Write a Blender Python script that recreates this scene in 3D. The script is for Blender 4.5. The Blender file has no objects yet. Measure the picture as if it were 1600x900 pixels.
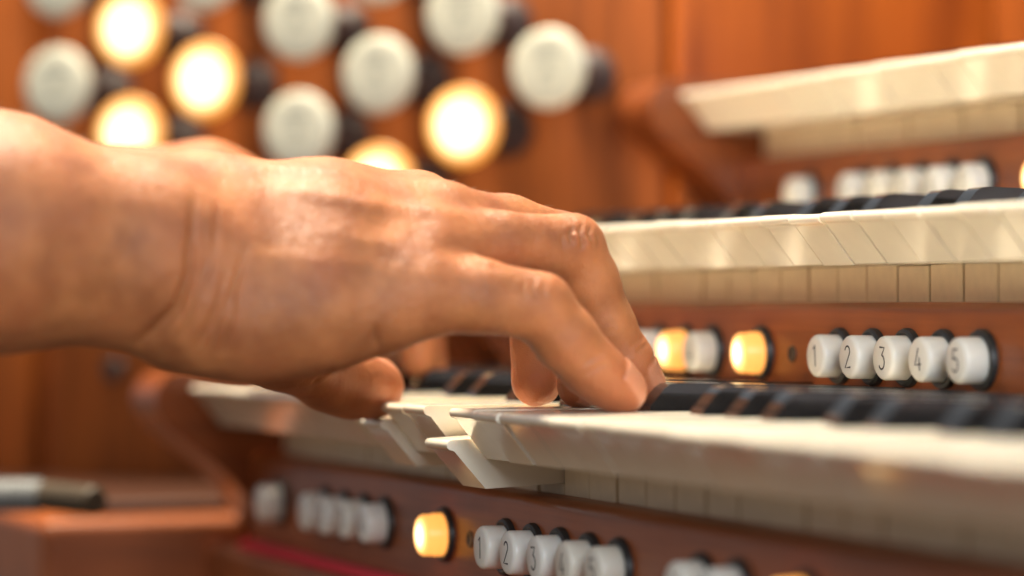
import bpy, bmesh, math, random
import numpy as np
from mathutils import Vector, Matrix

random.seed(4); np.random.seed(4)
sc = bpy.context.scene
C = sc.collection
MM = 0.001

# ------------------------------------------------------------------ camera
# x runs along the keys (bass = -x), y runs away from the player, z is up; origin = front edge of the
# lowest keyboard, all lengths below in millimetres
F_PX, YAW, PITCH, ROLL = 5107.97, 0.363635, 0.00353, -0.002008
CAM = np.array([1010.26, -370.44, 36.455])
fw = np.array([-math.cos(YAW)*math.cos(PITCH), math.sin(YAW)*math.cos(PITCH), math.sin(PITCH)])
rt0 = np.array([math.sin(YAW), math.cos(YAW), 0.0]); up0 = np.cross(rt0, fw)
rt = rt0*math.cos(ROLL) + up0*math.sin(ROLL); up = up0*math.cos(ROLL) - rt0*math.sin(ROLL)
cd = bpy.data.cameras.new('camera'); cam = bpy.data.objects.new('camera', cd); C.objects.link(cam)
cam.matrix_world = Matrix(((rt[0], up[0], -fw[0], CAM[0]*MM), (rt[1], up[1], -fw[1], CAM[1]*MM),
                           (rt[2], up[2], -fw[2], CAM[2]*MM), (0, 0, 0, 1)))
cd.sensor_width = 36; cd.lens = F_PX/1600*36; cd.clip_start = .05; cd.clip_end = 50
cd.dof.use_dof = True; cd.dof.focus_distance = 1.104; cd.dof.aperture_fstop = 4.1; cd.dof.aperture_blades = 0
sc.camera = cam
def at(px, py, X):                                   # pixel of the photograph + known x -> point (mm)
    d = fw + rt*(px-800)/F_PX - up*(py-450)/F_PX
    return CAM + d*((X-CAM[0])/d[0])
def on(px, py, n, p0):
    d = fw + rt*(px-800)/F_PX - up*(py-450)/F_PX; n = np.array(n, float)
    return CAM + d*(((np.array(p0)-CAM)@n)/(d@n))

# ------------------------------------------------------------------ light
w = bpy.data.worlds.new('World'); sc.world = w; w.use_nodes = True
wn = w.node_tree                                     # a hall: dark warm floor below, pale cool walls and ceiling above
w_tc = wn.nodes.new('ShaderNodeTexCoord'); w_s = wn.nodes.new('ShaderNodeSeparateXYZ'); w_r = wn.nodes.new('ShaderNodeValToRGB')
wn.links.new(w_tc.outputs['Generated'], w_s.inputs[0]); w_m = wn.nodes.new('ShaderNodeMapRange'); w_m.inputs['From Min'].default_value = -1
wn.links.new(w_s.outputs['Z'], w_m.inputs[0]); wn.links.new(w_m.outputs[0], w_r.inputs[0])
w_r.color_ramp.elements[0].position = .40; w_r.color_ramp.elements[0].color = (.46, .31, .19, 1)
w_r.color_ramp.elements[1].position = .60; w_r.color_ramp.elements[1].color = (.80, .90, 1, 1)
wn.links.new(w_r.outputs[0], wn.nodes['Background'].inputs[0])
wn.nodes['Background'].inputs[1].default_value = .33
def area(name, loc, target, size, power, col):
    l = bpy.data.lights.new(name, 'AREA'); l.shape = 'RECTANGLE'; l.size, l.size_y = size[0]*MM, size[1]*MM
    l.energy = power; l.color = col
    o = bpy.data.objects.new(name, l); C.objects.link(o); o.location = Vector(loc)*MM
    o.rotation_euler = (Vector(target)-Vector(loc)).to_track_quat('-Z', 'Y').to_euler()
    return o
area('ceiling_lamp', (-400, -60, 1120), (-20, 0, 20), (300, 300), 40, (1, .86, .66))
area('hall_light', (1700, -230, 590), (0, 0, 20), (650, 650), 25, (.90, .95, 1))
sc.view_settings.view_transform = 'Standard'; sc.view_settings.look = 'None'
sc.view_settings.exposure = .32; sc.view_settings.gamma = 1
sc.cycles.use_denoising = True
sc.cycles.max_bounces = 8

# ------------------------------------------------------------------ materials
def new_mat(name):
    m = bpy.data.materials.new(name); m.use_nodes = True
    nt = m.node_tree; return m, nt, nt.nodes['Principled BSDF']
def N(nt, t, **kw):
    n = nt.nodes.new(t)
    for k, v in kw.items(): setattr(n, k, v)
    return n
def ramp(nt, stops):
    r = N(nt, 'ShaderNodeValToRGB'); e = r.color_ramp.elements
    while len(e) < len(stops): e.new(.5)
    for el, (p, c) in zip(e, stops): el.position = p; el.color = (*c, 1) if len(c) == 3 else c
    return r
def wood(name, dark, light, axis=0, rough=.28, scale=1.0, coat=.15, spec=.35):
    m, nt, b = new_mat(name); L = nt.links
    tc = N(nt, 'ShaderNodeTexCoord'); mp = N(nt, 'ShaderNodeMapping')
    s = [38*scale]*3; s[axis] = 3.2*scale; mp.inputs['Scale'].default_value = s
    L.new(tc.outputs['Object'], mp.inputs['Vector'])
    n1 = N(nt, 'ShaderNodeTexNoise'); n1.inputs['Scale'].default_value = 1.5; n1.inputs['Detail'].default_value = 6; n1.inputs['Distortion'].default_value = 1.2
    L.new(mp.outputs[0], n1.inputs['Vector'])
    s2 = [520*scale]*3; s2[axis] = 14*scale
    mp2 = N(nt, 'ShaderNodeMapping'); mp2.inputs['Scale'].default_value = s2; L.new(tc.outputs['Object'], mp2.inputs['Vector'])
    n2 = N(nt, 'ShaderNodeTexNoise'); n2.inputs['Scale'].default_value = 1; n2.inputs['Detail'].default_value = 3
    L.new(mp2.outputs[0], n2.inputs['Vector'])
    mx = N(nt, 'ShaderNodeMath', operation='MULTIPLY_ADD'); mx.inputs[1].default_value = .35
    L.new(n2.outputs['Fac'], mx.inputs[0]); L.new(n1.outputs['Fac'], mx.inputs[2])
    r = ramp(nt, [(.42, dark), (.82, light)]); L.new(mx.outputs[0], r.inputs[0]); L.new(r.outputs[0], b.inputs['Base Color'])
    rr = N(nt, 'ShaderNodeMapRange'); rr.inputs['To Min'].default_value = rough-.07; rr.inputs['To Max'].default_value = rough+.12
    n3 = N(nt, 'ShaderNodeTexNoise'); n3.inputs['Scale'].default_value = 40; n3.inputs['Detail'].default_value = 4
    L.new(tc.outputs['Object'], n3.inputs['Vector']); L.new(n3.outputs['Fac'], rr.inputs[0]); L.new(rr.outputs[0], b.inputs['Roughness'])
    bp = N(nt, 'ShaderNodeBump'); bp.inputs['Strength'].default_value = .12; bp.inputs['Distance'].default_value = .0004
    L.new(n2.outputs['Fac'], bp.inputs['Height']); L.new(bp.outputs[0], b.inputs['Normal'])
    b.inputs['Specular IOR Level'].default_value = spec; b.inputs['Coat Weight'].default_value = coat; b.inputs['Coat Roughness'].default_value = .12
    return m
def simple(name, col, rough=.4, var=.06, sss=0, scale=120, bump=.0, coat=0):
    m, nt, b = new_mat(name); L = nt.links
    tc = N(nt, 'ShaderNodeTexCoord'); n = N(nt, 'ShaderNodeTexNoise'); n.inputs['Scale'].default_value = scale; n.inputs['Detail'].default_value = 5
    L.new(tc.outputs['Object'], n.inputs['Vector'])
    r = ramp(nt, [(.3, tuple(c*(1-var) for c in col)), (.7, tuple(min(1, c*(1+var)) for c in col))])
    L.new(n.outputs['Fac'], r.inputs[0]); L.new(r.outputs[0], b.inputs['Base Color'])
    rr = N(nt, 'ShaderNodeMapRange'); rr.inputs['To Min'].default_value = max(.02, rough-.06); rr.inputs['To Max'].default_value = rough+.08
    L.new(n.outputs['Fac'], rr.inputs[0]); L.new(rr.outputs[0], b.inputs['Roughness'])
    if sss:
        b.inputs['Subsurface Weight'].default_value = sss; b.inputs['Subsurface Scale'].default_value = .002
        b.inputs['Subsurface Radius'].default_value = (1, .8, .6)
    if bump:
        bp = N(nt, 'ShaderNodeBump'); bp.inputs['Strength'].default_value = bump; bp.inputs['Distance'].default_value = .0003
        L.new(n.outputs['Fac'], bp.inputs['Height']); L.new(bp.outputs[0], b.inputs['Normal'])
    b.inputs['Coat Weight'].default_value = coat
    return m
def glow(name, inner, outer, s_in, s_out, r_in, r_out, body):
    # a translucent button with a lamp behind it: brightest over the lamp, dimmer towards the rim
    m, nt, b = new_mat(name); L = nt.links
    tc = N(nt, 'ShaderNodeTexCoord'); sp = N(nt, 'ShaderNodeSeparateXYZ'); L.new(tc.outputs['Object'], sp.inputs[0])
    a = N(nt, 'ShaderNodeMath', operation='POWER'); a.inputs[1].default_value = 2; L.new(sp.outputs['X'], a.inputs[0])
    c = N(nt, 'ShaderNodeMath', operation='POWER'); c.inputs[1].default_value = 2; L.new(sp.outputs['Z'], c.inputs[0])
    d = N(nt, 'ShaderNodeMath', operation='ADD'); L.new(a.outputs[0], d.inputs[0]); L.new(c.outputs[0], d.inputs[1])
    e = N(nt, 'ShaderNodeMath', operation='SQRT'); L.new(d.outputs[0], e.inputs[0])
    mr = N(nt, 'ShaderNodeMapRange', interpolation_type='SMOOTHSTEP'); mr.inputs['From Min'].default_value = r_in*MM; mr.inputs['From Max'].default_value = r_out*MM
    L.new(e.outputs[0], mr.inputs[0])
    rc = ramp(nt, [(0, inner), (1, outer)]); L.new(mr.outputs[0], rc.inputs[0])
    ms = N(nt, 'ShaderNodeMapRange'); ms.inputs['To Min'].default_value = s_in; ms.inputs['To Max'].default_value = s_out
    L.new(mr.outputs[0], ms.inputs[0])
    b.inputs['Base Color'].default_value = (*body, 1); b.inputs['Roughness'].default_value = .35
    L.new(rc.outputs[0], b.inputs['Emission Color']); L.new(ms.outputs[0], b.inputs['Emission Strength'])
    return m
M_RAIL = wood('rail wood', (.15, .034, .006), (.37, .094, .019), 0, .40, coat=.2)
M_JAMB = wood('jamb wood', (.11, .026, .004), (.29, .072, .010), 2, .45, coat=.05, spec=.25)
M_PANEL = wood('side panel wood', (.20, .040, .003), (.42, .098, .008), 2, .45, coat=.05, spec=.25)
M_CHEEK = wood('cheek wood', (.12, .030, .009), (.24, .062, .016), 1, .30)
M_DESK = wood('desk wood', (.19, .046, .009), (.34, .088, .018), 1, .42, coat=.1)
M_IVORY = simple('ivory', (.84, .77, .63), .13, .04, .25, 60, 0, .3)
M_STICK = simple('key stick wood', (.93, .80, .57), .5, .05, 0, 160, .1)
M_EBONY = simple('ebony', (.012, .011, .011), .13, .25, 0, 200, 0, .3)
M_EBONY.node_tree.nodes['Principled BSDF'].inputs['Specular IOR Level'].default_value = .5
M_PISTON = simple('white piston', (.84, .83, .78), .30, .02, .3, 90)
nt = M_PISTON.node_tree; b = nt.nodes['Principled BSDF']; oi = N(nt, 'ShaderNodeObjectInfo'); src = b.inputs['Base Color'].links[0].from_socket
mxp = N(nt, 'ShaderNodeMix', data_type='RGBA', blend_type='MULTIPLY'); rp = ramp(nt, [(0, (1, 1, 1)), (1, (.93, .88, .78))])   # each head yellowed a little differently
nt.links.new(oi.outputs['Random'], rp.inputs[0]); mxp.inputs['Factor'].default_value = 1; nt.links.new(src, mxp.inputs['A']); nt.links.new(rp.outputs[0], mxp.inputs['B']); nt.links.new(mxp.outputs['Result'], b.inputs['Base Color'])
M_COLLAR = simple('black collar', (.022, .022, .022), .42, .2, 0, 300)
M_SHANK = simple('dark shank', (.055, .042, .040), .5, .2, 0, 200)
M_INK = simple('engraved ink', (.03, .028, .028), .6, .1)
M_KNOB = simple('knob ivory', (.50, .49, .385), .32, .04, .2, 50)
M_MARK = simple('faded engraving', (.27, .27, .22), .6, .1)
M_FELT = simple('red felt', (.75, .03, .05), .95, .2, 0, 900, .5)
M_STEEL = simple('grey metal', (.20, .21, .21), .65, .1, 0, 200)
M_STEEL.node_tree.nodes['Principled BSDF'].inputs['Metallic'].default_value = .3
M_OLIVE = simple('olive plastic', (.06, .04, .02), .6, .1)
M_LIT = glow('lit piston', (1, .74, .36), (1, .38, .07), 4.4, 1.1, 1.2, 7.8, (.50, .26, .09))
M_LITKNOB = glow('lit knob', (1, .84, .44), (1, .36, .035), 2.6, .62, 8, 18.4, (.42, .20, .06))

# ------------------------------------------------------------------ mesh helpers (input in mm)
def link(name, me, m, parent=None, loc=(0, 0, 0), rot=(0, 0, 0)):
    o = bpy.data.objects.new(name, me); C.objects.link(o)
    if m is not None and not me.materials: me.materials.append(m)
    o.location = Vector(loc)*MM; o.rotation_euler = rot
    if parent: o.parent = parent
    return o
def empty(name, loc=(0, 0, 0), rot=(0, 0, 0), parent=None):
    o = bpy.data.objects.new(name, None); C.objects.link(o); o.empty_display_size = .02
    o.location = Vector(loc)*MM; o.rotation_euler = rot
    if parent: o.parent = parent
    return o
def tag(o, label, cat, group=None, kind=None):
    o['label'] = label; o['category'] = cat
    if group: o['group'] = group
    if kind: o['kind'] = kind
    return o
def done(bm, name, smooth=None):
    for v in bm.verts: v.co *= MM
    bmesh.ops.recalc_face_normals(bm, faces=bm.faces)
    me = bpy.data.meshes.new(name); bm.to_mesh(me); bm.free()
    if smooth is not None: me.shade_smooth() if smooth >= 180 else smooth_by_angle(me, smooth)
    return me
def smooth_by_angle(me, ang):
    me.shade_smooth(); bm = bmesh.new(); bm.from_mesh(me)
    for e in bm.edges:
        if len(e.link_faces) == 2: e.smooth = e.calc_face_angle(0) < math.radians(ang)
    bm.to_mesh(me); bm.free()
def bevel(bm, wd, seg=2, ang=25):
    es = [e for e in bm.edges if len(e.link_faces) == 2 and e.calc_face_angle(0) > math.radians(ang)]
    bmesh.ops.bevel(bm, geom=es, offset=wd, segments=seg, profile=.6, affect='EDGES', clamp_overlap=True)
def prism_x(bm, prof, x0, x1):                       # profile of (y, z), extruded along x
    a = [bm.verts.new((x0, y, z)) for y, z in prof]; b = [bm.verts.new((x1, y, z)) for y, z in prof]
    n = len(prof); bm.faces.new(a); bm.faces.new(b[::-1])
    for i in range(n): bm.faces.new((a[i], b[i], b[(i+1) % n], a[(i+1) % n]))
def box(bm, lo, hi, m=None):
    r = bmesh.ops.create_cube(bm, size=1)['verts']
    for v in r:
        v.co = Vector([(lo[i]+hi[i])/2 + v.co[i]*(hi[i]-lo[i]) for i in range(3)])
        if m: v.co = m @ v.co
    return r
def lathe_y(prof, seg=32, name='lathe', smooth=35):  # profile of (radius, y): axis along y
    bm = bmesh.new(); rings = []
    for r, y in prof:
        if r < 1e-4: rings.append([bm.verts.new((0, y, 0))])
        else: rings.append([bm.verts.new((r*math.cos(2*math.pi*k/seg), y, r*math.sin(2*math.pi*k/seg))) for k in range(seg)])
    for A, B in zip(rings, rings[1:]):
        for k in range(seg):
            f = [A[k % len(A)], A[(k+1) % len(A)], B[(k+1) % len(B)], B[k % len(B)]]
            f = [v for i, v in enumerate(f) if v not in f[:i]]
            if len(f) > 2: bm.faces.new(f)
    return done(bm, name, smooth)

# ------------------------------------------------------------------ console case (jambs, side panels, end block)
S, H, K = 115.385, 65.313, 23.5
JN = np.array([1, -1, 0])/math.sqrt(2); JT = np.array([1, 1, 0])/math.sqrt(2)
PJ = np.array([-424.6, 216.6, 0.0])                  # a point of the jamb's surface
JROT = math.radians(45)                              # local x along the jamb, local -y out of it
jamb = empty('stop_jamb', (PJ[0], PJ[1], 0), (0, 0, JROT))
tag(jamb, 'orange brown wooden stop jamb holding the rows of round drawknobs', 'stop jamb')
bm = bmesh.new(); box(bm, (-298, 0, -53.9), (36, 18, 214)); bevel(bm, 1.5); link('panel', done(bm, 'panel', 30), M_JAMB, jamb)
bm = bmesh.new(); box(bm, (-420, -6, -53.9), (-309, 18, 214)); bevel(bm, 2.5); link('stile', done(bm, 'stile', 30), M_JAMB, jamb)
bm = bmesh.new(); box(bm, (-309, 8, -53.9), (-298, 18, 214)); link('groove_strip', done(bm, 'groove'), M_CHEEK, jamb)
bm = bmesh.new(); box(bm, (36, 9, -53.9), (46, 18, 214)); link('groove_strip', done(bm, 'groove'), M_CHEEK, jamb)
case = empty('console_case', (-400, 0, -60))
tag(case, 'varnished orange wooden organ case with end block and side panels around the keyboards', 'organ case')
def part(name, lo, hi, m, bw=3, par=case, seg=3):
    bm = bmesh.new(); box(bm, lo, hi); bevel(bm, bw, seg)
    o = link(name, done(bm, name, 40), m, par); o.location = -par.location; return o
part('side_panel', (-412, 246, -62), (-392, 430, 240), M_PANEL, 2)
part('name_board', (-391, 412, -60), (420, 430, 240), M_JAMB, 2)
part('end_block', (-760, -54, -160), (-400, 330, -60), M_DESK, 6, seg=5)
M_LEDGE_SHADE = wood('ledge shade tone', (.030, .010, .004), (.065, .020, .007), 1, .5)  # shade of the block's top put into a darker wood colour
part('ledge_shade', (-755, -34, -59.8), (-424, 328, -54), M_LEDGE_SHADE, 2)  # added slab, darkens the end block's top in place of real shade
part('key_bed', (-399, 19, -160), (420, 330, -71.4), M_DESK, 5, seg=4)
p = lathe_y([(0, 0), (5.0, 0), (5.6, -1.2), (4.6, -2.6), (0, -3.2)], 20, 'button')
q = on(180, 576, JN, PJ)
o = link('jamb_button', p, M_COLLAR, jamb, ((q-PJ)@JT, 0, q[2])); o.scale = (1.1, 1.1, 1.1)

# key cheeks beside the bass end of each keyboard
cheek_prof = [(-9, 4.5), (-3, 6), (12, 6), (60, 6), (150, 6), (150, -66), (36, -66), (33, -60), (27.5, -52), (20, -42), (10, -33), (0, -26),
              (-9, -19), (-13.5, -13), (-15, -7), (-13.5, -1)]
def cheek(x0, x1, y, z, label, zcut=-66):
    bm = bmesh.new(); prism_x(bm, [(a, max(b, zcut)) for a, b in cheek_prof], x0, x1); bevel(bm, 3.0, 3, 12)
    o = link('key_cheek', done(bm, 'cheek', 45), M_CHEEK, None, (0, y, z))
    tag(o, label, 'key cheek', 'curved key cheeks'); return o
cheek(-396, -354.5, 0, 0, 'dark curved wooden cheek at the left end of the bottom keyboard')
cheek(-396, -354.5, S, H, 'curved wooden cheek at the left end of the middle keyboard, behind the hand', -60)
cheek(-391.5, -354.5, 2*S, 2*H, 'reddish curved wooden cheek at the left end of the top keyboard', -60)

# ------------------------------------------------------------------ drawknobs
knob_me = lathe_y([(0, -54.9), (9, -54.8), (15, -54.5), (17.3, -54.0), (18.4, -53), (18.7, -51.5), (18.0, -49.5), (13, -46.5), (0, -46)], 48, 'knob', 40)
shank_me = lathe_y([(0, -47), (9, -47), (8.2, -40), (8.2, -10), (11.5, -7), (12.5, -3), (12.5, 0), (0, 0)], 28, 'shank', 40)
mark_bm = bmesh.new()
for a, b, c, d in ((-2.6, 2.6, -2.8, 3.0), (-8, 8, 6.8, 8.2), (-6, 6, 10, 11.2), (-5, 5, -8.2, -7.0)):
    box(mark_bm, (a, -55.0, c), (b, -54.3, d))
mark_me = done(mark_bm, 'mark')
rows = {1: 169.0, 2: 142.6, 3: 117.2, 4: 91.0, 0: 194.5}
cols = {'A': -263.7, 'B': -222.6, 'C': -180.6, 'D': -129.6, 'E': -87.2, 'F': -43.4, 'G': 0.0}
KN = [('A', 0, 0), ('A', 2, 0), ('B', 1, 1), ('B', 3, 1), ('C', 0, 0), ('C', 2, 1), ('D', 1, 0), ('D', 3, 0),
      ('E', 0, 0), ('E', 2, 0), ('E', 4, 1), ('F', 1, 0), ('F', 3, 1), ('G', 2, 0)]
where = {('A', 0): 'cream drawknob cut by the top edge at far left', ('A', 2): 'cream drawknob at far left above the forearm',
         ('B', 1): 'glowing drawknob, uppermost of the lit ones', ('B', 3): 'glowing drawknob half hidden by the forearm',
         ('C', 0): 'cream drawknob of which only the lower rim shows', ('C', 2): 'glowing drawknob between two columns, above the wrist',
         ('D', 1): 'cream drawknob left of centre in the upper row', ('D', 3): 'cream drawknob just above the back of the hand',
         ('E', 0): 'cream drawknob barely showing at the top edge', ('E', 2): 'cream drawknob in the middle of the jamb',
         ('E', 4): 'glowing drawknob mostly hidden behind the hand', ('F', 1): 'cream drawknob at the top, second column from the right',
         ('F', 3): 'large glowing drawknob right of the hand', ('G', 2): 'rightmost cream drawknob with dark shank beside it'}
for c, r, lit in KN:
    k = link('drawknob', knob_me.copy() if False else knob_me, None, jamb, (cols[c], 0, rows[r]))
    k.data = knob_me
    if not knob_me.materials: knob_me.materials.append(M_KNOB)
    if lit:
        k.material_slots[0].link = 'OBJECT'; k.material_slots[0].material = M_LITKNOB
    k['label'] = where[(c, r)]
    link('shank', shank_me, M_SHANK, k)
    if not lit: link('engraving', mark_me, M_MARK, k)

# ------------------------------------------------------------------ piston rails
def ribbon(bm, pts, wd, y):
    pts = [Vector((a, y, b)) for a, b in pts]; L, R = [], []
    for i, p in enumerate(pts):
        d = (pts[min(i+1, len(pts)-1)] - pts[max(i-1, 0)]).normalized(); n = Vector((-d.z, 0, d.x))*wd/2
        L.append(bm.verts.new(p+n)); R.append(bm.verts.new(p-n))
    for i in range(len(pts)-1): bm.faces.new((L[i], L[i+1], R[i+1], R[i]))
def arc(cx, cz, rx, rz, a0, a1, n=14):
    return [(cx+rx*math.cos(math.radians(a0+(a1-a0)*k/n)), cz+rz*math.sin(math.radians(a0+(a1-a0)*k/n))) for k in range(n+1)]
DIG = {1: [[(-1.1, 2.4), (.35, 3.7), (.35, -3.7)]],
       2: [arc(0, 1.9, 1.8, 1.8, 165, -30) + [(-1.9, -3.6), (2.1, -3.6)]],
       3: [[(-1.7, 3.6), (1.7, 3.6), (-.1, .9)] + arc(-.1, -1.4, 1.95, 2.3, 80, -150)],
       4: [[(.6, 3.7), (-1.9, -1.7), (2.1, -1.7)], [(1.0, .6), (1.0, -3.7)]],
       5: [[(1.7, 3.6), (-1.3, 3.6), (-1.5, .5)] + arc(-.1, -1.4, 1.95, 2.2, 125, -150)]}
dig_me = {}
for d, strokes in DIG.items():
    bm = bmesh.new()
    for s_ in strokes: ribbon(bm, s_, .62, -.06)
    r = bmesh.ops.extrude_face_region(bm, geom=bm.faces[:]); 
    for v in r['geom']:
        if isinstance(v, bmesh.types.BMVert): v.co.y += .05
    dig_me[d] = done(bm, 'digit')
head_me = lathe_y([(0, 0), (5.9, 0), (6.7, .25), (7.25, .8), (7.5, 1.6), (7.5, 11.0), (0, 11.0)], 40, 'piston_head', 40)
lit_me = lathe_y([(0, -.2), (5.6, 0), (6.9, .6), (7.4, 1.4), (7.4, 4.6), (7.7, 5.2), (7.7, 11.0), (0, 11.0)], 40, 'lit_head', 40)
collar_me = lathe_y([(7.7, 8.2), (8.7, 7.8), (9.6, 8.2), (10.0, 9.1), (10.0, 11.2), (7.7, 11.2)], 40, 'collar', 40)
hole_me = lathe_y([(0, 10.1), (1.9, 10.05), (2.3, 9.75), (2.9, 9.75), (3.1, 10.1), (3.1, 11), (0, 11)], 24, 'socket', 40)
RAILF = 28.6
def rail(y, z, label, x0, x1, ztop, zbot):
    bm = bmesh.new(); prism_x(bm, [(RAILF, zbot), (RAILF, ztop-3.4), (RAILF+.5, ztop-1.9), (RAILF+1.7, ztop-.6), (RAILF+3.4, ztop), (43, ztop), (43, zbot)], x0, x1)
    o = link('piston_rail', done(bm, 'rail', 60), M_RAIL, None, (0, y, z)); tag(o, label, 'piston rail', 'piston rails under the keyboards'); return o
def piston(r, x, digit=None, lit=False, label=None):
    o = link('thumb_piston', lit_me if lit else head_me, M_LIT if lit else M_PISTON, r, (x, 18.4, -48.7))
    link('collar', collar_me, M_COLLAR, o)
    o.rotation_euler = (random.uniform(-.02, .02), random.uniform(-.09, .09), random.uniform(-.02, .02))
    if digit: link('numeral', dig_me[digit], M_INK, o)
    if label: o['label'] = label
    return o
def hole(r, x): link('indicator_socket', hole_me, M_COLLAR, r, (x, 18.4, -48.7))
low = rail(0, 0, 'lowest wooden rail of white pistons, below the pressed keys', -354, 420, -30, -67.5)
mid = rail(S, H, 'wooden rail with the sharp white pistons 1 to 5 above the bottom keyboard', -354, 420, -30, -63.5)
top = rail(2*S, 2*H, 'blurred upper wooden rail of pistons below the top keyboard', -354, 420, -30, -63.5)
for k in range(5):
    piston(low, -43.3+25.4*k, k+1); piston(mid, -18.1+25.4*k, k+1); piston(top, -225.5+25.7*k, k+1)
for k in range(4): piston(low, -249.5+25.4*k, k+1)
for k, l in enumerate((0, 0, 1, 0)): piston(mid, -201.8+25.4*k, None if l else k+1, bool(l), 'amber lit piston beside the ring finger' if l else None)
piston(low, -311); piston(top, -278)
piston(low, -106, lit=True, label='amber lit piston left of the lower numbered row')
piston(mid, -82.5, lit=True, label='amber lit piston left of the middle numbered row'); piston(top, -70, lit=True, label='amber lit piston cut by the right edge')
hole(low, -80.5); hole(mid, -57)
piston(low, 121.7); piston(low, 147.1); piston(low, 191.5, lit=True, label='amber lit piston at the bottom edge')
felt_bm = bmesh.new(); box(felt_bm, (-354, 22.0, -71.2), (420, 40, -67.6)); bevel(felt_bm, .8)
o = link('felt_strip', done(felt_bm, 'felt', 40), M_FELT); tag(o, 'thin red felt strip under the lowest piston rail', 'felt strip')

# ------------------------------------------------------------------ keyboards
def lip(n=6):                                        # rounded nose of a natural: radius 1.75 at the front
    return [(1.75-1.75*math.cos(a), -1.75+1.75*math.sin(a)) for a in [math.pi/2 - math.pi*k/n for k in range(n+1)]]
nose = lip()                                         # from (1.75,0) over (0,-1.75) to (1.75,-3.5)
HEADP = [(50, 0)] + nose + [(2.6, -3.9), (13.2, -17.2), (42.5, -17.2), (50, -17.2)]
SH_OFF = {'C': -1.9, 'D': 1.9, 'F': -2.8, 'G': 0, 'A': 2.8}
LET = 'CDEFGAB'
def natural_mesh(let):
    i = LET.index(let); g = .5; x0, x1 = -K/2+g, K/2-g
    pv = LET[i-1]; tl, tr = x0, x1
    if pv in SH_OFF and let not in 'CF': tl = -K/2 + SH_OFF[pv] + 6.2
    if let in SH_OFF: tr = K/2 + SH_OFF[let] - 6.2
    bm = bmesh.new(); prism_x(bm, HEADP, x0, x1)
    es = [e for e in bm.edges if len(e.link_faces) == 2 and e.calc_face_angle(0) > math.radians(50) and min(v.co.y for v in e.verts) < 49]
    bmesh.ops.bevel(bm, geom=es, offset=.8, segments=3, profile=.5, affect='EDGES', clamp_overlap=True)
    box(bm, (tl, 49.9, -17.2), (tr, 152, -.02))
    return done(bm, 'natural_'+let, 40)
nat_me = {l: natural_mesh(l) for l in LET}
bm = bmesh.new(); box(bm, (-K/2+.75, 41.6, -34), (K/2-.75, 240, -17.3)); bevel(bm, .3, 1); stick_me = done(bm, 'stick', 30)
bm = bmesh.new()
prof = [(50, -1), (50.6, 1.5), (56.0, 7.4), (58.0, 8.7), (61, 9.1), (148, 6.4), (148, -1)]
A = [bm.verts.new((-4.9 + (.55 if z > 5 else 0), y, z)) for y, z in prof]; B = [bm.verts.new((4.9 - (.55 if z > 5 else 0), y, z)) for y, z in prof]
bm.faces.new(A); bm.faces.new(B[::-1])
for i in range(len(prof)): bm.faces.new((A[i], B[i], B[(i+1) % len(prof)], A[(i+1) % len(prof)]))
bevel(bm, .9, 3, 40); sharp_me = done(bm, 'sharp', 50)
for me, m in [(v, M_IVORY) for v in nat_me.values()] + [(stick_me, M_STICK), (sharp_me, M_EBONY)]: me.materials.append(m)
def pressed(o, dep):                                 # rock a key about its balance pin
    a = math.asin(dep/230.0); R = Matrix.Rotation(a, 3, 'X'); pv = Vector((0, 230, -14))
    o.location = o.location + (pv - R @ pv)*MM; o.rotation_euler.x = a
def keyboard(y, z, label, nmax, down):
    kb = empty('keyboard', (0, y, z)); tag(kb, label, 'keyboard', 'organ keyboards')
    for i in range(36):
        if i-15 > nmax: break
        let = LET[i % 7]; x = (i-15+.5)*K
        k = link('natural_key', nat_me[let], None, kb, (x, random.uniform(-.35, .35), random.uniform(-.25, .2)))
        link('key_stick', stick_me, None, k)
        if i in down: pressed(k, down[i]); k['label'] = 'white key held down by the thumb' if i == 10 else 'white key pressed down under the fingers'
        if let in SH_OFF and i < 35:
            link('sharp_key', sharp_me, None, kb, (x+K/2+SH_OFF[let], random.uniform(-.2, .2), random.uniform(-.15, .15)))
    return kb
keyboard(0, 0, 'bottom keyboard the hand is playing, one white key pressed down', 20, {13: 11.0, 10: 6.0})
keyboard(S, H, 'middle keyboard at eye level, ivory fronts in focus', 12, {})
keyboard(2*S, 2*H, 'top keyboard, blurred, at the upper right', 8, {})

# ------------------------------------------------------------------ torch lying on the end block
t = empty('torch', (-520, -12, -54)); tag(t, 'blurred grey and olive pocket torch lying on the wooden ledge', 'torch')
q0 = on(-45, 775, (0, 0, 1), (0, 0, -46.5)); q1 = on(68, 775, (0, 0, 1), (0, 0, -46.5)); q2 = on(150, 783, (0, 0, 1), (0, 0, -46.5))
def rod(name, a, b, r, m, par, ribs=0):
    L = float(np.linalg.norm(b-a)); pr_ = [(0, 0), (r*.8, 0), (r, r*.25)]
    for k in range(ribs): y = r*.3 + (L-r*.6)*k/ribs; pr_ += [(r, y+.5), (r*.9, y+.9), (r*.9, y+1.5), (r, y+1.9)]
    pr_ += [(r, L-r*.25), (r*.8, L), (0, L)]
    o = link(name, lathe_y(pr_, 24, name, 30), m, par, a - np.array(par.location)*1000)
    o.rotation_euler.z = math.atan2(b[1]-a[1], b[0]-a[0]) - math.pi/2
rod('torch_head', q0, q1, 7.2, M_STEEL, t, 10); rod('torch_barrel', q1+(q2-q1)*.02, q2, 6.2, M_OLIVE, t)

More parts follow.
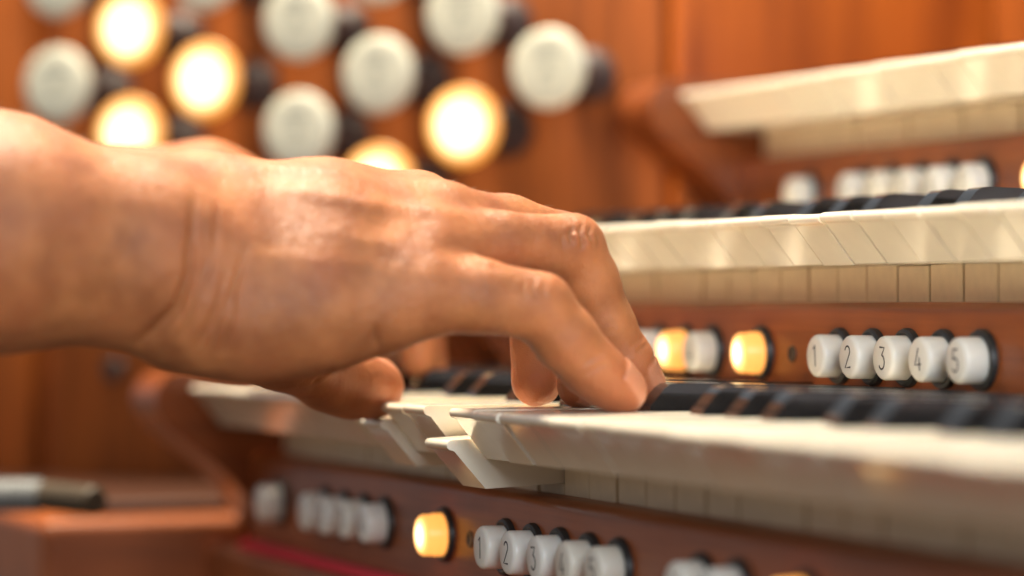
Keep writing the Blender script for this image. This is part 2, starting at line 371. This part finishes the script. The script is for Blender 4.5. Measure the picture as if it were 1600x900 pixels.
# ------------------------------------------------------------------ the player's arms and hands
def cone(P, a, b, ra, rb):
    ab = b-a; L2 = float(ab@ab) + 1e-9
    t = np.clip(((P-a.astype(np.float32)) @ ab.astype(np.float32))/np.float32(L2), 0, 1)
    return np.linalg.norm(P - a.astype(np.float32) - t[..., None]*ab.astype(np.float32), axis=-1) - (ra + t*(rb-ra))
def smin(a, b, k):
    h = np.clip(.5+.5*(b-a)/k, 0, 1); return b + (a-b)*h - k*h*(1-h)
def smax(a, b, k): return -smin(-a, -b, k)
class Field:
    def __init__(s, lo, hi, h):
        s.lo = np.array(lo, float); s.h = h; s.n = np.ceil((np.array(hi)-s.lo)/h).astype(int)+1
        s.ax = [(s.lo[i] + h*np.arange(s.n[i])).astype(np.float32) for i in range(3)]
    def window(s, pts, rad):
        i0 = np.clip(((np.min(pts, 0)-rad-s.lo)/s.h).astype(int), 0, s.n-1); i1 = np.clip(((np.max(pts, 0)+rad-s.lo)/s.h).astype(int)+2, 1, s.n)
        sl = tuple(slice(a, b) for a, b in zip(i0, i1))
        P = np.stack(np.meshgrid(*[s.ax[i][sl[i]] for i in range(3)], indexing='ij'), -1)
        return sl, P
    def chain(s, joints, k, F=None):                 # joints: list of (point, radius)
        if F is None: F = np.full(s.n, 60, np.float32)
        for (a, ra), (b, rb) in zip(joints, joints[1:]):
            sl, P = s.window([a, b], max(ra, rb)+k+7); F[sl] = smin(F[sl], cone(P, a, b, ra, rb), k)
        return F
    def mesh(s, F):                                  # surface nets
        ins = F < 0; n = s.n
        cnt = np.zeros(n-1, np.int8); off = [(i, j, k) for i in (0, 1) for j in (0, 1) for k in (0, 1)]
        sub = lambda A, o: A[o[0]:n[0]-1+o[0], o[1]:n[1]-1+o[1], o[2]:n[2]-1+o[2]]
        for o in off: cnt += sub(ins, o)
        act = np.argwhere((cnt > 0) & (cnt < 8)); ids = -np.ones(n-1, np.int32); ids[tuple(act.T)] = np.arange(len(act))
        val = {o: F[tuple((act+np.array(o)).T)] for o in off}
        acc = np.zeros((len(act), 3)); c = np.zeros(len(act))
        for o in off:
            for a in range(3):
                if o[a]: continue
                o2 = list(o); o2[a] = 1; o2 = tuple(o2); u, v = val[o], val[o2]; x = (u < 0) != (v < 0)
                tt = np.where(x, u/np.where(x, u-v, 1), 0); p = np.tile(np.array(o, float), (len(act), 1)); p[:, a] = tt
                acc[x] += p[x]; c[x] += 1
        V = s.lo + s.h*(act + acc/c[:, None]); Q = []
        for a in range(3):
            b, d = (a+1) % 3, (a+2) % 3
            sl0 = [slice(1, -1)]*3; sl0[a] = slice(0, -1); sl1 = list(sl0); sl1[a] = slice(1, None)
            x = ins[tuple(sl0)] != ins[tuple(sl1)]; e = np.argwhere(x); g = e.copy(); g[:, b] += 1; g[:, d] += 1
            flip = ins[tuple(g.T)]
            eb = np.zeros(3, int); eb[b] = 1; ed = np.zeros(3, int); ed[d] = 1
            q = np.stack([ids[tuple((g-eb-ed).T)], ids[tuple((g-ed).T)], ids[tuple(g.T)], ids[tuple((g-eb).T)]], 1)
            q[~flip] = q[~flip][:, ::-1]; Q.append(q)
        Q = np.concatenate(Q); Q = Q[(Q >= 0).all(1)]
        return V, Q
def arrays_to_mesh(name, V, Q):
    me = bpy.data.meshes.new(name); me.vertices.add(len(V)); me.vertices.foreach_set('co', (V*MM).astype(np.float32).ravel())
    me.loops.add(Q.size); me.loops.foreach_set('vertex_index', Q.astype(np.int32).ravel())
    me.polygons.add(len(Q)); me.polygons.foreach_set('loop_start', np.arange(0, Q.size, 4, dtype=np.int32))
    me.update(calc_edges=True); me.validate(); return me
def relax(V, Q, n, f=.5):
    E = np.concatenate([Q[:, [i, (i+1) % 4]] for i in range(4)])
    for _ in range(n):
        A = np.zeros_like(V); c = np.zeros(len(V)); np.add.at(A, E[:, 0], V[E[:, 1]]); np.add.at(A, E[:, 1], V[E[:, 0]])
        np.add.at(c, E[:, 0], 1); np.add.at(c, E[:, 1], 1); V = V + f*(A/np.maximum(c, 1)[:, None]-V)
    return V
def subdivided(me, parent_name):
    o = bpy.data.objects.new(parent_name, me); C.objects.link(o); md = o.modifiers.new('s', 'SUBSURF'); md.levels = 1; md.render_levels = 1
    dg = bpy.context.evaluated_depsgraph_get(); m2 = bpy.data.meshes.new_from_object(o.evaluated_get(dg)); bpy.data.objects.remove(o)
    return m2
def pix(V):
    d = V-CAM; z = d@fw; return 800+F_PX*(d@rt)/z, 450-F_PX*(d@up)/z
def seg_dist(px, py, line):
    best = np.full(len(px), 1e9); along = np.zeros(len(px))
    L = np.array(line, float)
    for i, (a, b) in enumerate(zip(L, L[1:])):
        ab = b-a; t = np.clip(((px-a[0])*ab[0]+(py-a[1])*ab[1])/(ab@ab), 0, 1)
        d = np.hypot(px-a[0]-t*ab[0], py-a[1]-t*ab[1]); m = d < best; best[m] = d[m]; along[m] = (i+t[m])/(len(L)-1)
    return best, along

# skin: colour from the layers under it (redder pads and knuckles), fine relief of pores and creases
m, nt, b = new_mat('skin'); L = nt.links
tc = N(nt, 'ShaderNodeTexCoord'); at_ = N(nt, 'ShaderNodeAttribute', attribute_name='flush')
n1 = N(nt, 'ShaderNodeTexNoise'); n1.inputs['Scale'].default_value = 70; n1.inputs['Detail'].default_value = 6; L.new(tc.outputs['Object'], n1.inputs['Vector'])
r1 = ramp(nt, [(.32, (.255, .086, .029)), (.68, (.45, .172, .061))]); L.new(n1.outputs['Fac'], r1.inputs[0])
mx = N(nt, 'ShaderNodeMix', data_type='RGBA'); L.new(at_.outputs['Fac'], mx.inputs['Factor']); L.new(r1.outputs[0], mx.inputs['A']); mx.inputs['B'].default_value = (.40, .120, .044, 1)
at2 = N(nt, 'ShaderNodeAttribute', attribute_name='nail')
mx2 = N(nt, 'ShaderNodeMix', data_type='RGBA'); L.new(at2.outputs['Fac'], mx2.inputs['Factor']); L.new(mx.outputs['Result'], mx2.inputs['A']); mx2.inputs['B'].default_value = (.50, .205, .110, 1)
L.new(mx2.outputs['Result'], b.inputs['Base Color'])
rr = N(nt, 'ShaderNodeMapRange'); rr.inputs['To Min'].default_value = .50; rr.inputs['To Max'].default_value = .30; L.new(at2.outputs['Fac'], rr.inputs[0]); L.new(rr.outputs[0], b.inputs['Roughness'])
v1 = N(nt, 'ShaderNodeTexVoronoi', feature='DISTANCE_TO_EDGE'); v1.inputs['Scale'].default_value = 1050
nd = N(nt, 'ShaderNodeTexNoise'); nd.inputs['Scale'].default_value = 300; nd.inputs['Detail'].default_value = 3
va = N(nt, 'ShaderNodeVectorMath', operation='MULTIPLY_ADD'); va.inputs[1].default_value = (.002, .002, .002)
L.new(tc.outputs['Object'], nd.inputs['Vector']); L.new(nd.outputs['Color'], va.inputs[0]); L.new(tc.outputs['Object'], va.inputs[2]); L.new(va.outputs[0], v1.inputs['Vector'])
n2 = N(nt, 'ShaderNodeTexNoise'); n2.inputs['Scale'].default_value = 420; n2.inputs['Detail'].default_value = 5; L.new(tc.outputs['Object'], n2.inputs['Vector'])
mpl = N(nt, 'ShaderNodeMapping'); mpl.inputs['Scale'].default_value = (160, 900, 160); L.new(tc.outputs['Object'], mpl.inputs['Vector'])
n4 = N(nt, 'ShaderNodeTexNoise'); n4.inputs['Scale'].default_value = 1; n4.inputs['Detail'].default_value = 3; n4.inputs['Distortion'].default_value = .6; L.new(mpl.outputs[0], n4.inputs['Vector'])
mb = N(nt, 'ShaderNodeMath', operation='MULTIPLY_ADD'); mb.inputs[1].default_value = .9; L.new(n4.outputs['Fac'], mb.inputs[0]); L.new(n2.outputs['Fac'], mb.inputs[2])
ma = N(nt, 'ShaderNodeMath', operation='MULTIPLY_ADD'); ma.inputs[1].default_value = 1.3; L.new(v1.outputs['Distance'], ma.inputs[0]); L.new(mb.outputs[0], ma.inputs[2])
bp = N(nt, 'ShaderNodeBump'); bp.inputs['Strength'].default_value = .38; bp.inputs['Distance'].default_value = .0006; L.new(ma.outputs[0], bp.inputs['Height']); L.new(bp.outputs[0], b.inputs['Normal'])
b.inputs['Subsurface Weight'].default_value = .55; b.inputs['Subsurface Scale'].default_value = .0035; b.inputs['Subsurface Radius'].default_value = (1, .36, .18)
b.inputs['Specular IOR Level'].default_value = .36
M_SKIN = m

J = lambda px, py, X, r: (at(px, py, X), r)
fld = Field((-128, -300, -14), (68, 78, 116), 1.25)
# forearm: ulna side near and low, radius side far and high
palm = fld.chain([J(-420, 425, 36, 34), J(0, 403, 20, 26.2), J(225, 421, 17, 22.2), J(330, 466, 19, 19.5)], 10)
palm = fld.chain([J(-420, 268, -8, 36), J(0, 328, -6, 25.0), J(120, 378, -8, 19.4), J(230, 380, -8, 18.6), J(330, 358, -10, 19.4)], 22, palm)
palm = fld.chain([J(-420, 340, 30, 32), J(0, 350, 20, 25), J(225, 380, 15, 20), J(330, 400, 15, 18)], 16, palm)
# metacarpals
M5, M4, M3, M2 = (655, 462, 33, 12.2), (672, 398, 21, 12.6), (688, 349, 5, 12.6), (650, 334, -14, 13)
palm = fld.chain([J(320, 468, 22, 19), J(480, 470, 28, 16), J(*M5)], 9, palm)
palm = fld.chain([J(320, 425, 14, 19), J(500, 414, 20, 15.5), J(*M4)], 11, palm)
palm = fld.chain([J(320, 368, 2, 19.5), J(500, 364, 8, 17), J(*M3)], 12, palm)
palm = fld.chain([J(320, 354, -10, 19.8), J(500, 344, -10, 16.6), J(*M2)], 12, palm)
# heel of the hand, thenar
palm = fld.chain([J(285, 492, 20, 15.5), J(390, 500, 24, 17), J(490, 497, 26, 15), J(590, 490, 30, 12)], 8, palm)
palm = fld.chain([J(300, 440, -30, 17), J(420, 490, -50, 17), J(470, 540, -72, 13)], 10, palm)
palm = fld.chain([J(430, 470, -8, 16), J(600, 440, -8, 14)], 10, palm)
fingers = []
fingers.append([J(*M5), J(745, 462, 35.5, 11.6), J(843, 479, 36.5, 10.7), J(884, 530, 36.2, 10.3), J(922, 573, 36, 9.4), J(950, 595, 35.6, 8.6), J(974, 611, 35, 7.7)])
fingers.append([J(*M4), J(780, 384, 16, 11), J(893, 386, 12, 10.6), J(920, 440, 10.5, 10.0), J(947, 508, 9, 9.3), J(978, 563, 8.5, 8.8), J(1003, 603, 8, 8.1)])
fingers.append([J(*M3), J(790, 356, -4, 11), J(878, 381, -9, 10.4), J(915, 440, -10.5, 9.9), J(935, 505, -12, 9.2), J(922, 560, -12, 8.8), J(906, 600, -12, 8.2)])
fingers.append([J(*M2), J(760, 375, -26, 11), J(825, 415, -33, 10.4), J(840, 480, -35, 9.6), J(841, 540, -35, 9.0), J(837, 598, -35, 8.5)])
fingers.append([J(300, 440, -38, 15), J(425, 545, -74, 12.5), J(510, 590, -95, 11.0), J(545, 598, -100, 12.0), J(580, 606, -105, 11.6)])
F = palm
for i, f in enumerate(fingers):
    g = fld.chain(f, 3.0 if i < 4 else 5)
    g = smin(palm, g, 6.5 if i < 4 else 9)
    F = smin(F, g, 1.6)
V, Q = fld.mesh(F); V = relax(V, Q, 3)
me = subdivided(arrays_to_mesh('arm_coarse', V, Q), 'tmp')
nV = len(me.vertices); V = np.empty(nV*3, np.float32); me.vertices.foreach_get('co', V); V = V.reshape(-1, 3).astype(float)*1000
nr = np.empty(nV*3, np.float32); me.vertex_normals.foreach_get('vector', nr); nr = nr.reshape(-1, 3)
px, py = pix(V); tocam = CAM-V; tocam /= np.linalg.norm(tocam, axis=1)[:, None]
near = np.clip(((nr*tocam).sum(1)+.1)/.4, 0, 1)
disp = np.zeros(nV)
# (line, half width px, depth mm; + is a ridge): wrist folds, tendons, knuckle folds, veins
lines = [([(303, 300), (303, 365), (300, 425), (278, 482), (240, 520), (205, 541)], 9, -1.5, 0),
         ([(318, 320), (322, 380), (315, 440), (296, 500), (268, 555)], 6, -.55, 0), ([(338, 318), (336, 380), (326, 420), (312, 470)], 7, -.6, 0),
         ([(384, 385), (372, 430), (352, 480), (335, 520), (322, 565)], 6, -.75, 0), ([(372, 440), (360, 500), (344, 560)], 5, -.5, 0), ([(356, 420), (338, 480), (305, 550)], 5, -.4, 0),
         ([(352, 450), (330, 505), (296, 560)], 4, -.35, 0),
         ([(400, 296), (480, 300), (560, 318), (640, 328), (712, 332), (850, 338)], 13, .95, 0),
         ([(330, 262), (420, 262), (520, 262), (620, 276)], 12, 1.0, 0), ([(380, 400), (470, 405), (560, 412), (640, 425)], 14, .35, 0),
         ([(515, 350), (560, 372), (615, 385), (655, 410)], 11, .35, 0), ([(610, 430), (632, 408), (650, 380)], 11, .22, 0),
         ([(735, 409), (765, 416), (800, 424)], 5, -.3, 0),
         ([(897, 352), (890, 366), (893, 384)], 4.5, -.7, 0), ([(909, 347), (905, 362), (910, 380), (906, 394)], 4, -.7, 0), ([(922, 350), (920, 366), (926, 384)], 4, -.55, 0),
         ([(884, 358), (878, 374), (882, 392)], 4, -.35, 0), ([(912, 372), (920, 378), (918, 388)], 4, .5, 0), ([(899, 362), (902, 376)], 4, .55, 0), ([(932, 358), (936, 374), (934, 392)], 4, -.4, 0),
         ([(822, 436), (816, 452), (822, 474)], 4, -.22, 0), ([(836, 432), (831, 450), (838, 472)], 4, -.25, 0), ([(850, 436), (848, 456), (852, 470)], 4, -.2, 0),
         ([(905, 575), (925, 560), (945, 552)], 5, -.35, 0), ([(912, 588), (935, 574), (955, 566)], 4, -.3, 0),
         ([(985, 545), (998, 532), (1006, 524)], 4, -.4, 0), ([(992, 553), (1004, 542), (1012, 536)], 3.5, -.35, 0),
         ([(590, 545), (586, 525), (590, 505)], 6, -.7, 0), ([(482, 612), (500, 592), (525, 574)], 5, -.8, 0)]
for ln, wd, dp, _ in lines:
    d, al = seg_dist(px, py, ln); fade = np.clip(np.minimum(al, 1-al)*3.2+.04, 0, 1)
    disp += near*fade*dp*(2.0 if dp < 0 and ln[0][0] < 400 else 1.4 if dp < 0 else 1)*np.exp(-(d/wd)**2)
# soft swellings: ulnar head, knuckles, veins' mass
for cx, cy, rad, amt in ((170, 330, 60, 1.2), (662, 440, 32, .9), (680, 372, 30, 1.0), (560, 440, 50, -.6), (905, 372, 22, .6), (845, 455, 22, .5), (110, 400, 60, -.9), (600, 345, 26, -.5), (520, 320, 30, -.4)):
    disp += near*amt*np.exp(-((px-cx)**2+(py-cy)**2)/rad**2)
def vnoise(P, s, seed):                               # smooth value noise
    rg = np.random.RandomState(seed); G = rg.rand(32, 32, 32)*2-1
    p = P/s; i = np.floor(p).astype(int); f = p-i; f = f*f*(3-2*f); out = 0
    for o in [(a, b_, c) for a in (0, 1) for b_ in (0, 1) for c in (0, 1)]:
        wgt = np.prod([np.where(o[k], f[:, k], 1-f[:, k]) for k in range(3)], 0); q_ = (i+np.array(o)) % 32
        out = out + wgt*G[q_[:, 0], q_[:, 1], q_[:, 2]]
    return out
disp += .20*vnoise(V, 12, 1) + .12*vnoise(V, 5, 2) + .07*vnoise(V, 2.3, 3)
flush = np.clip(.18+.35*vnoise(V, 16, 5), 0, 1); nail = np.zeros(nV)
for k, f in enumerate(fingers):
    tip, r = f[-1]; flush = np.maximum(flush, np.clip(1.15-np.linalg.norm(V-tip, axis=1)/24, 0, 1))
    if k < 4: flush = np.maximum(flush, .55*np.clip(1.2-np.linalg.norm(V-f[2][0], axis=1)/15, 0, 1))
for k, dors in ((0, (.60, .50, .60)), (1, (.50, .70, .50)), (2, (.1, .95, .3)), (3, (.1, .99, .1)), (4, (-.2, .2, .95))):
    a, (t_, r_) = fingers[k][-2][0], fingers[k][-1]; ax = (t_-a)/np.linalg.norm(t_-a); dr = np.array(dors, float); dr -= ax*(dr@ax); dr /= np.linalg.norm(dr); sd = np.cross(ax, dr)
    p = V-t_; u = p@ax; v = p@dr; s_ = p@sd
    ins_ = np.clip((u+6.5)/.8, 0, 1)*np.clip((r_*.86-u)/.8, 0, 1)*np.clip((r_*.86-np.abs(s_))/.7, 0, 1)*(v > 0)
    nail = np.maximum(nail, ins_); disp += .32*ins_ - .35*np.exp(-((u+7)/1.0)**2)*(v > 0)*(np.abs(s_) < r_*.8)
V2 = V + nr*disp[:, None]
rest = (V2[:, 0] > -22) & (V2[:, 1] > 5) & (V2[:, 2] < .15); V2[rest, 2] = .15 - .05*np.random.rand(rest.sum())   # pads flattened on the keys
me.vertices.foreach_set('co', (V2*MM).astype(np.float32).ravel())
for nm, arr in (('flush', flush), ('nail', nail)):
    at_r = me.attributes.new(nm, 'FLOAT', 'POINT'); at_r.data.foreach_set('value', arr.astype(np.float32))
me.shade_smooth(); me.materials.clear(); me.update()
person = empty('person', (0, -250, 40))
tag(person, "person's bare right arm and hand, fingers pressing the bottom keyboard's keys", 'person')
o = link('right_arm', me, M_SKIN, person); o.location = -person.location
o['label'] = 'bare right forearm and hand with curved fingers on the keys'
arm = o
cand = np.where((nr[:, 2] > .35) & (V2[:, 2] > 40) & (px < 900) & (px > -60) & ((px < 260) | ((px > 700) & (px < 880))))[0]
rg = np.random.RandomState(9); cand = rg.choice(cand, 420, replace=False); hv, hf = [], []
for c_ in cand:
    p0_ = V2[c_]; n_ = nr[c_].astype(float); t_ = np.array([.1, .9, .1]) + rg.randn(3)*.25; t_ -= n_*(t_@n_); t_ /= np.linalg.norm(t_)
    Lh = rg.uniform(2.5, 6.5)*(.55 if px[c_] > 600 else 1); s_ = np.cross(n_, t_)*.045
    p1_ = p0_ + t_*Lh*.5 + n_*Lh*.30; p2_ = p0_ + t_*Lh + n_*Lh*.38; k0 = len(hv)
    hv += [p0_-s_, p0_+s_, p1_-s_*.8, p1_+s_*.8, p2_, p0_+n_*.06, p1_+n_*.06]; hf += [(k0, k0+1, k0+3, k0+2), (k0+2, k0+3, k0+4), (k0+1, k0+5, k0+6, k0+3), (k0+5, k0, k0+2, k0+6), (k0+3, k0+6, k0+4), (k0+6, k0+2, k0+4)]
hm = bpy.data.meshes.new('arm_hair'); hm.from_pydata([tuple(v*MM) for v in np.array(hv)], [], hf)
hair = link('arm_hair', hm, simple('hair', (.22, .12, .05), .5, .2), arm); hair['kind'] = 'stuff'
# the left hand, farther along the same keyboard and almost hidden
f2 = Field((-330, -330, -10), (-150, 100, 125), 2.2)
F = f2.chain([J(-300, 420, -270, 34), J(60, 345, -258, 25), J(200, 325, -248, 22), J(320, 302, -240, 19.5)], 10)
roots = [(470, 345, -212), (480, 335, -230), (475, 345, -248), (455, 365, -266)]; wr = (320, 310, -240)
for q_ in roots: F = f2.chain([J(wr[0], wr[1], -240+(q_[2]+240)*.5, 18), J(*q_, 12.5)], 9, F)
G0 = F.copy(); tips = [(652, 562), (668, 566), (660, 566), (630, 560)]
for q_, tp in zip(roots, tips):
    g = f2.chain([J(*q_, 12), J(tp[0]-65, 420, q_[2], 9.8), J(tp[0]-8, 500, q_[2], 8.8), J(tp[0], tp[1], q_[2], 8)], 3); F = smin(F, smin(G0, g, 6), 1.5)
g = f2.chain([J(330, 340, -220, 14), J(450, 440, -195, 12), J(530, 480, -188, 10.5), J(580, 495, -186, 9.5)], 4); F = smin(F, smin(G0, g, 8), 1.5)
V, Q = f2.mesh(F); V = relax(V, Q, 3); me2 = arrays_to_mesh('left_arm', V, Q); me2.shade_smooth()
for nm, val in (('flush', .35), ('nail', 0)):
    at_r = me2.attributes.new(nm, 'FLOAT', 'POINT'); at_r.data.foreach_set('value', np.full(len(V), val, np.float32))
o = link('left_arm', me2, M_SKIN, person); o.location = -person.location
o['label'] = 'other hand, blurred, showing only above the wrist and under the palm'
